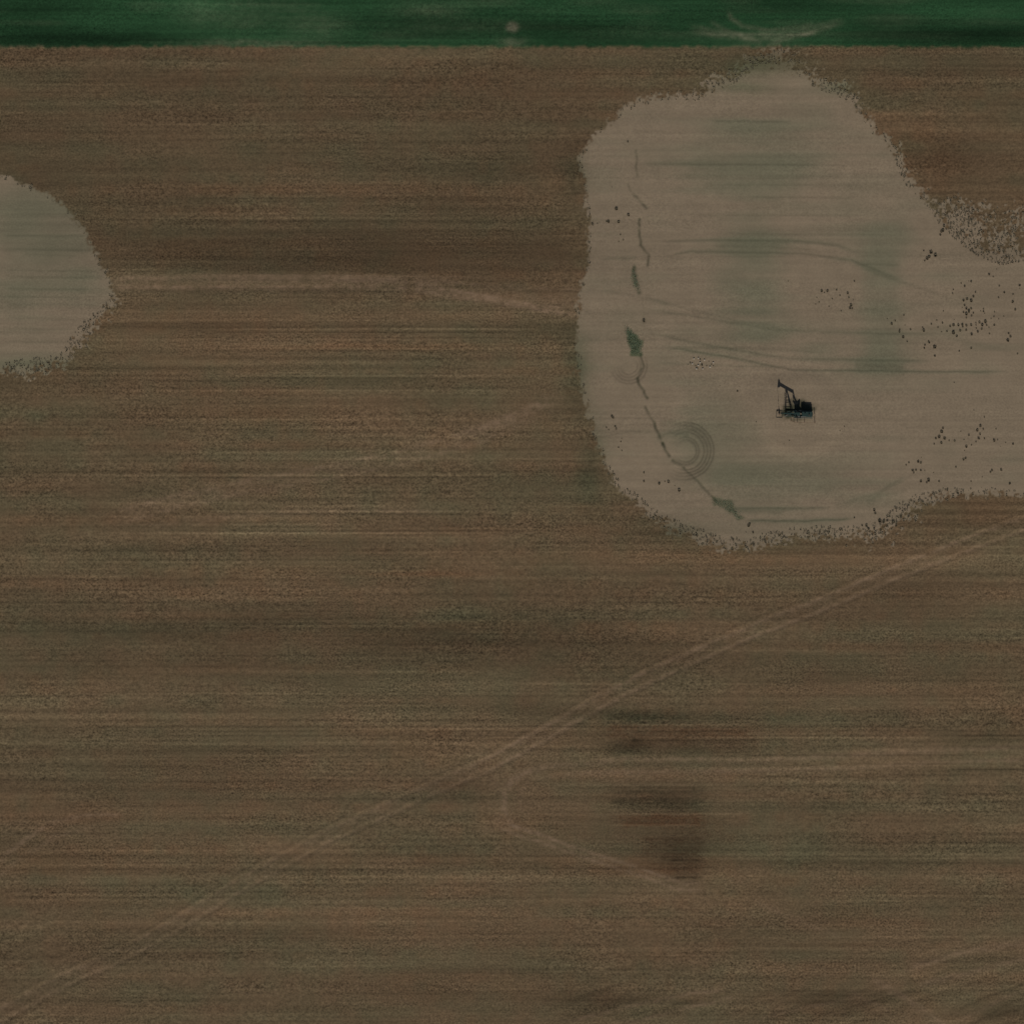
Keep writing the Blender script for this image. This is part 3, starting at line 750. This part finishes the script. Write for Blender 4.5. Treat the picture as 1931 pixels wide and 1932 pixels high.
weeds([(715,910,7),(630,770,8),(640,750,5),(860,270,6),(865,995,6),(1095,950,7),(1115,930,7),(550,745,5),(840,1010,5)], 'faint small weed alone on the bare earth around the pumpjack', 'lone weeds around the pumpjack', .7)
weeds([(405,648,7),(415,640,7),(440,655,7),(448,665,6),(468,650,8),(490,655,7),(512,648,7),(520,655,6),(460,625,6),(500,635,6)], 'small dark weed in the stony patch west of the pumpjack', 'weeds in the stony patch', .75)
R2 = lambda pts: zq(1250, 150, 3.862, pts)
for p in R2([(540,1240,10),(645,1295,10),(560,1355,11),(470,1352,9),(455,1350,7),(330,1370,8),(375,1365,6),(575,1465,7),(600,1510,6),(560,1525,6),(640,655,6),(500,1050,5)]):
    weed(p[0], p[1], .95 * p[2] / 9, 'dark weed on the pale north-west shoulder of the pad beside the rill', 'weeds on the north-west shoulder')
rw = random.Random(31)
for i in range(46):
    weed(rw.gauss(1862, 42), rw.choice([rw.gauss(560, 40), rw.gauss(600, 30), rw.gauss(820, 45)]), rw.uniform(.35, .8), 'small dark weed strewn thinly between the clumps over the far east of the pad', 'weeds strewn over the far east')
# pale stones in the stony patch
def stone_mesh(seed):
    rr = random.Random(seed); bm = bmesh.new(); bmesh.ops.create_icosphere(bm, subdivisions=2, radius=.24)
    for v in bm.verts: v.co *= rr.uniform(.78, 1.15); v.co.z *= .62
    me = bpy.data.meshes.new('stone'); bm.to_mesh(me); bm.free(); me.materials.append(M_STONE); return me
SM = [stone_mesh(i) for i in range(3)]
for i, p in enumerate(R6([(425,645),(452,620),(460,640),(443,668),(480,628),(472,668),(505,660),(432,622),(520,640),(452,652)])):
    o = bpy.data.objects.new('stone', SM[i % 3]); o.location = (wx(p[0]), wy(p[1]), ground_z(wx(p[0]), wy(p[1])) + .08); o.rotation_euler = (0, 0, i * 1.3); COL.objects.link(o)
    tag(o, 'small pale stone in the stony patch west of the pumpjack', 'stone', 'stones in the stony patch')

# green grass growing in the rill
def grass_patch(name, poly, n, label):
    P = np.array(poly); u0, v0 = P.min(0); u1, v1 = P.max(0); cu, cv = P.mean(0)
    rr = random.Random(len(poly) * 7 + n); bm = bmesh.new(); ox, oy = wx(cu), wy(cv); k = 0
    def inside(u, v):
        c = False
        for i in range(len(poly)):
            a, b = poly[i], poly[(i + 1) % len(poly)]
            if (a[1] > v) != (b[1] > v) and u < a[0] + (v - a[1]) * (b[0] - a[0]) / (b[1] - a[1]): c = not c
        return c
    while k < n:
        u, v = rr.uniform(u0 - 3, u1 + 3), rr.uniform(v0 - 3, v1 + 3)
        if not inside(u + rr.gauss(0, 2.4), v + rr.gauss(0, 2.4)): continue
        k += 1; x, y = wx(u), wy(v); z = ground_z(x, y)
        a = rr.uniform(0, 6.283); t = Vector((math.cos(a), math.sin(a), 0)); s = Vector((-t.y, t.x, 0)) * rr.uniform(.03, .07); L = rr.uniform(.12, .32)
        p0 = Vector((x - ox, y - oy, z - .04)); p2 = p0 + t * L * .8 + Vector((0, 0, L))
        v_ = [bm.verts.new(q) for q in (p0 - s, p0 + s, p2)]
        bm.faces.new(v_)
    me = bpy.data.meshes.new(name); bm.to_mesh(me); bm.free(); me.materials.append(M_GRASS)
    o = bpy.data.objects.new(name, me); o.location = (ox, oy, 0); COL.objects.link(o)
    tag(o, label, 'grass', kind='stuff')
grass_patch('grass', PATCH1, 1500, 'leaf-shaped patch of green grass in the rill at the west of the pad')
grass_patch('grass', PATCH2, 650, 'crooked patch of green grass at the south end of the rill')
grass_patch('grass', PATCH3, 350, 'narrow thin patch of grass in the upper rill')

# loose weeds along the ragged edge of the bare earth: nobody could count them
def fringe():
    rr = np.random.default_rng(5); bm = bmesh.new()
    inner = (np.abs(X) < 146) & (np.abs(Y) < 146)
    ok = inner & (pad > .25) & (sdf < rag * 1.5) & (sdf > -rag * 2.2) & (green < .3)
    ii = np.argwhere(ok); wgt = np.minimum(rag[ok], 22) ** .9; wgt = wgt / wgt.sum()
    pick = rr.choice(len(ii), 2300, replace=False, p=wgt)
    for i, j in ii[pick]:
        x, y, z = X[i, j], Y[i, j], Z[i, j]; r = rr.uniform(.12, .34)
        for k in range(9):
            a = rr.uniform(0, 6.283); t = Vector((math.cos(a), math.sin(a), 0)); s = Vector((-t.y, t.x, 0)) * r * .35; L = r * rr.uniform(.6, 1.1)
            p0 = Vector((x, y, z - .03)) + t * r * rr.uniform(0, .4); p1 = p0 + t * L * .7 + Vector((0, 0, L * .8))
            bm.faces.new([bm.verts.new(q) for q in (p0 - s * .6, p0 + s * .6, p1 + s * .5, p1 - s * .5)])
    me = bpy.data.meshes.new('dry_weeds'); bm.to_mesh(me); bm.free(); me.materials.append(M_WEED)
    o = bpy.data.objects.new('dry_weeds', me); COL.objects.link(o)
    tag(o, 'low dry weeds speckling the ragged edges of the bare earth', 'weeds', kind='stuff')
fringe()
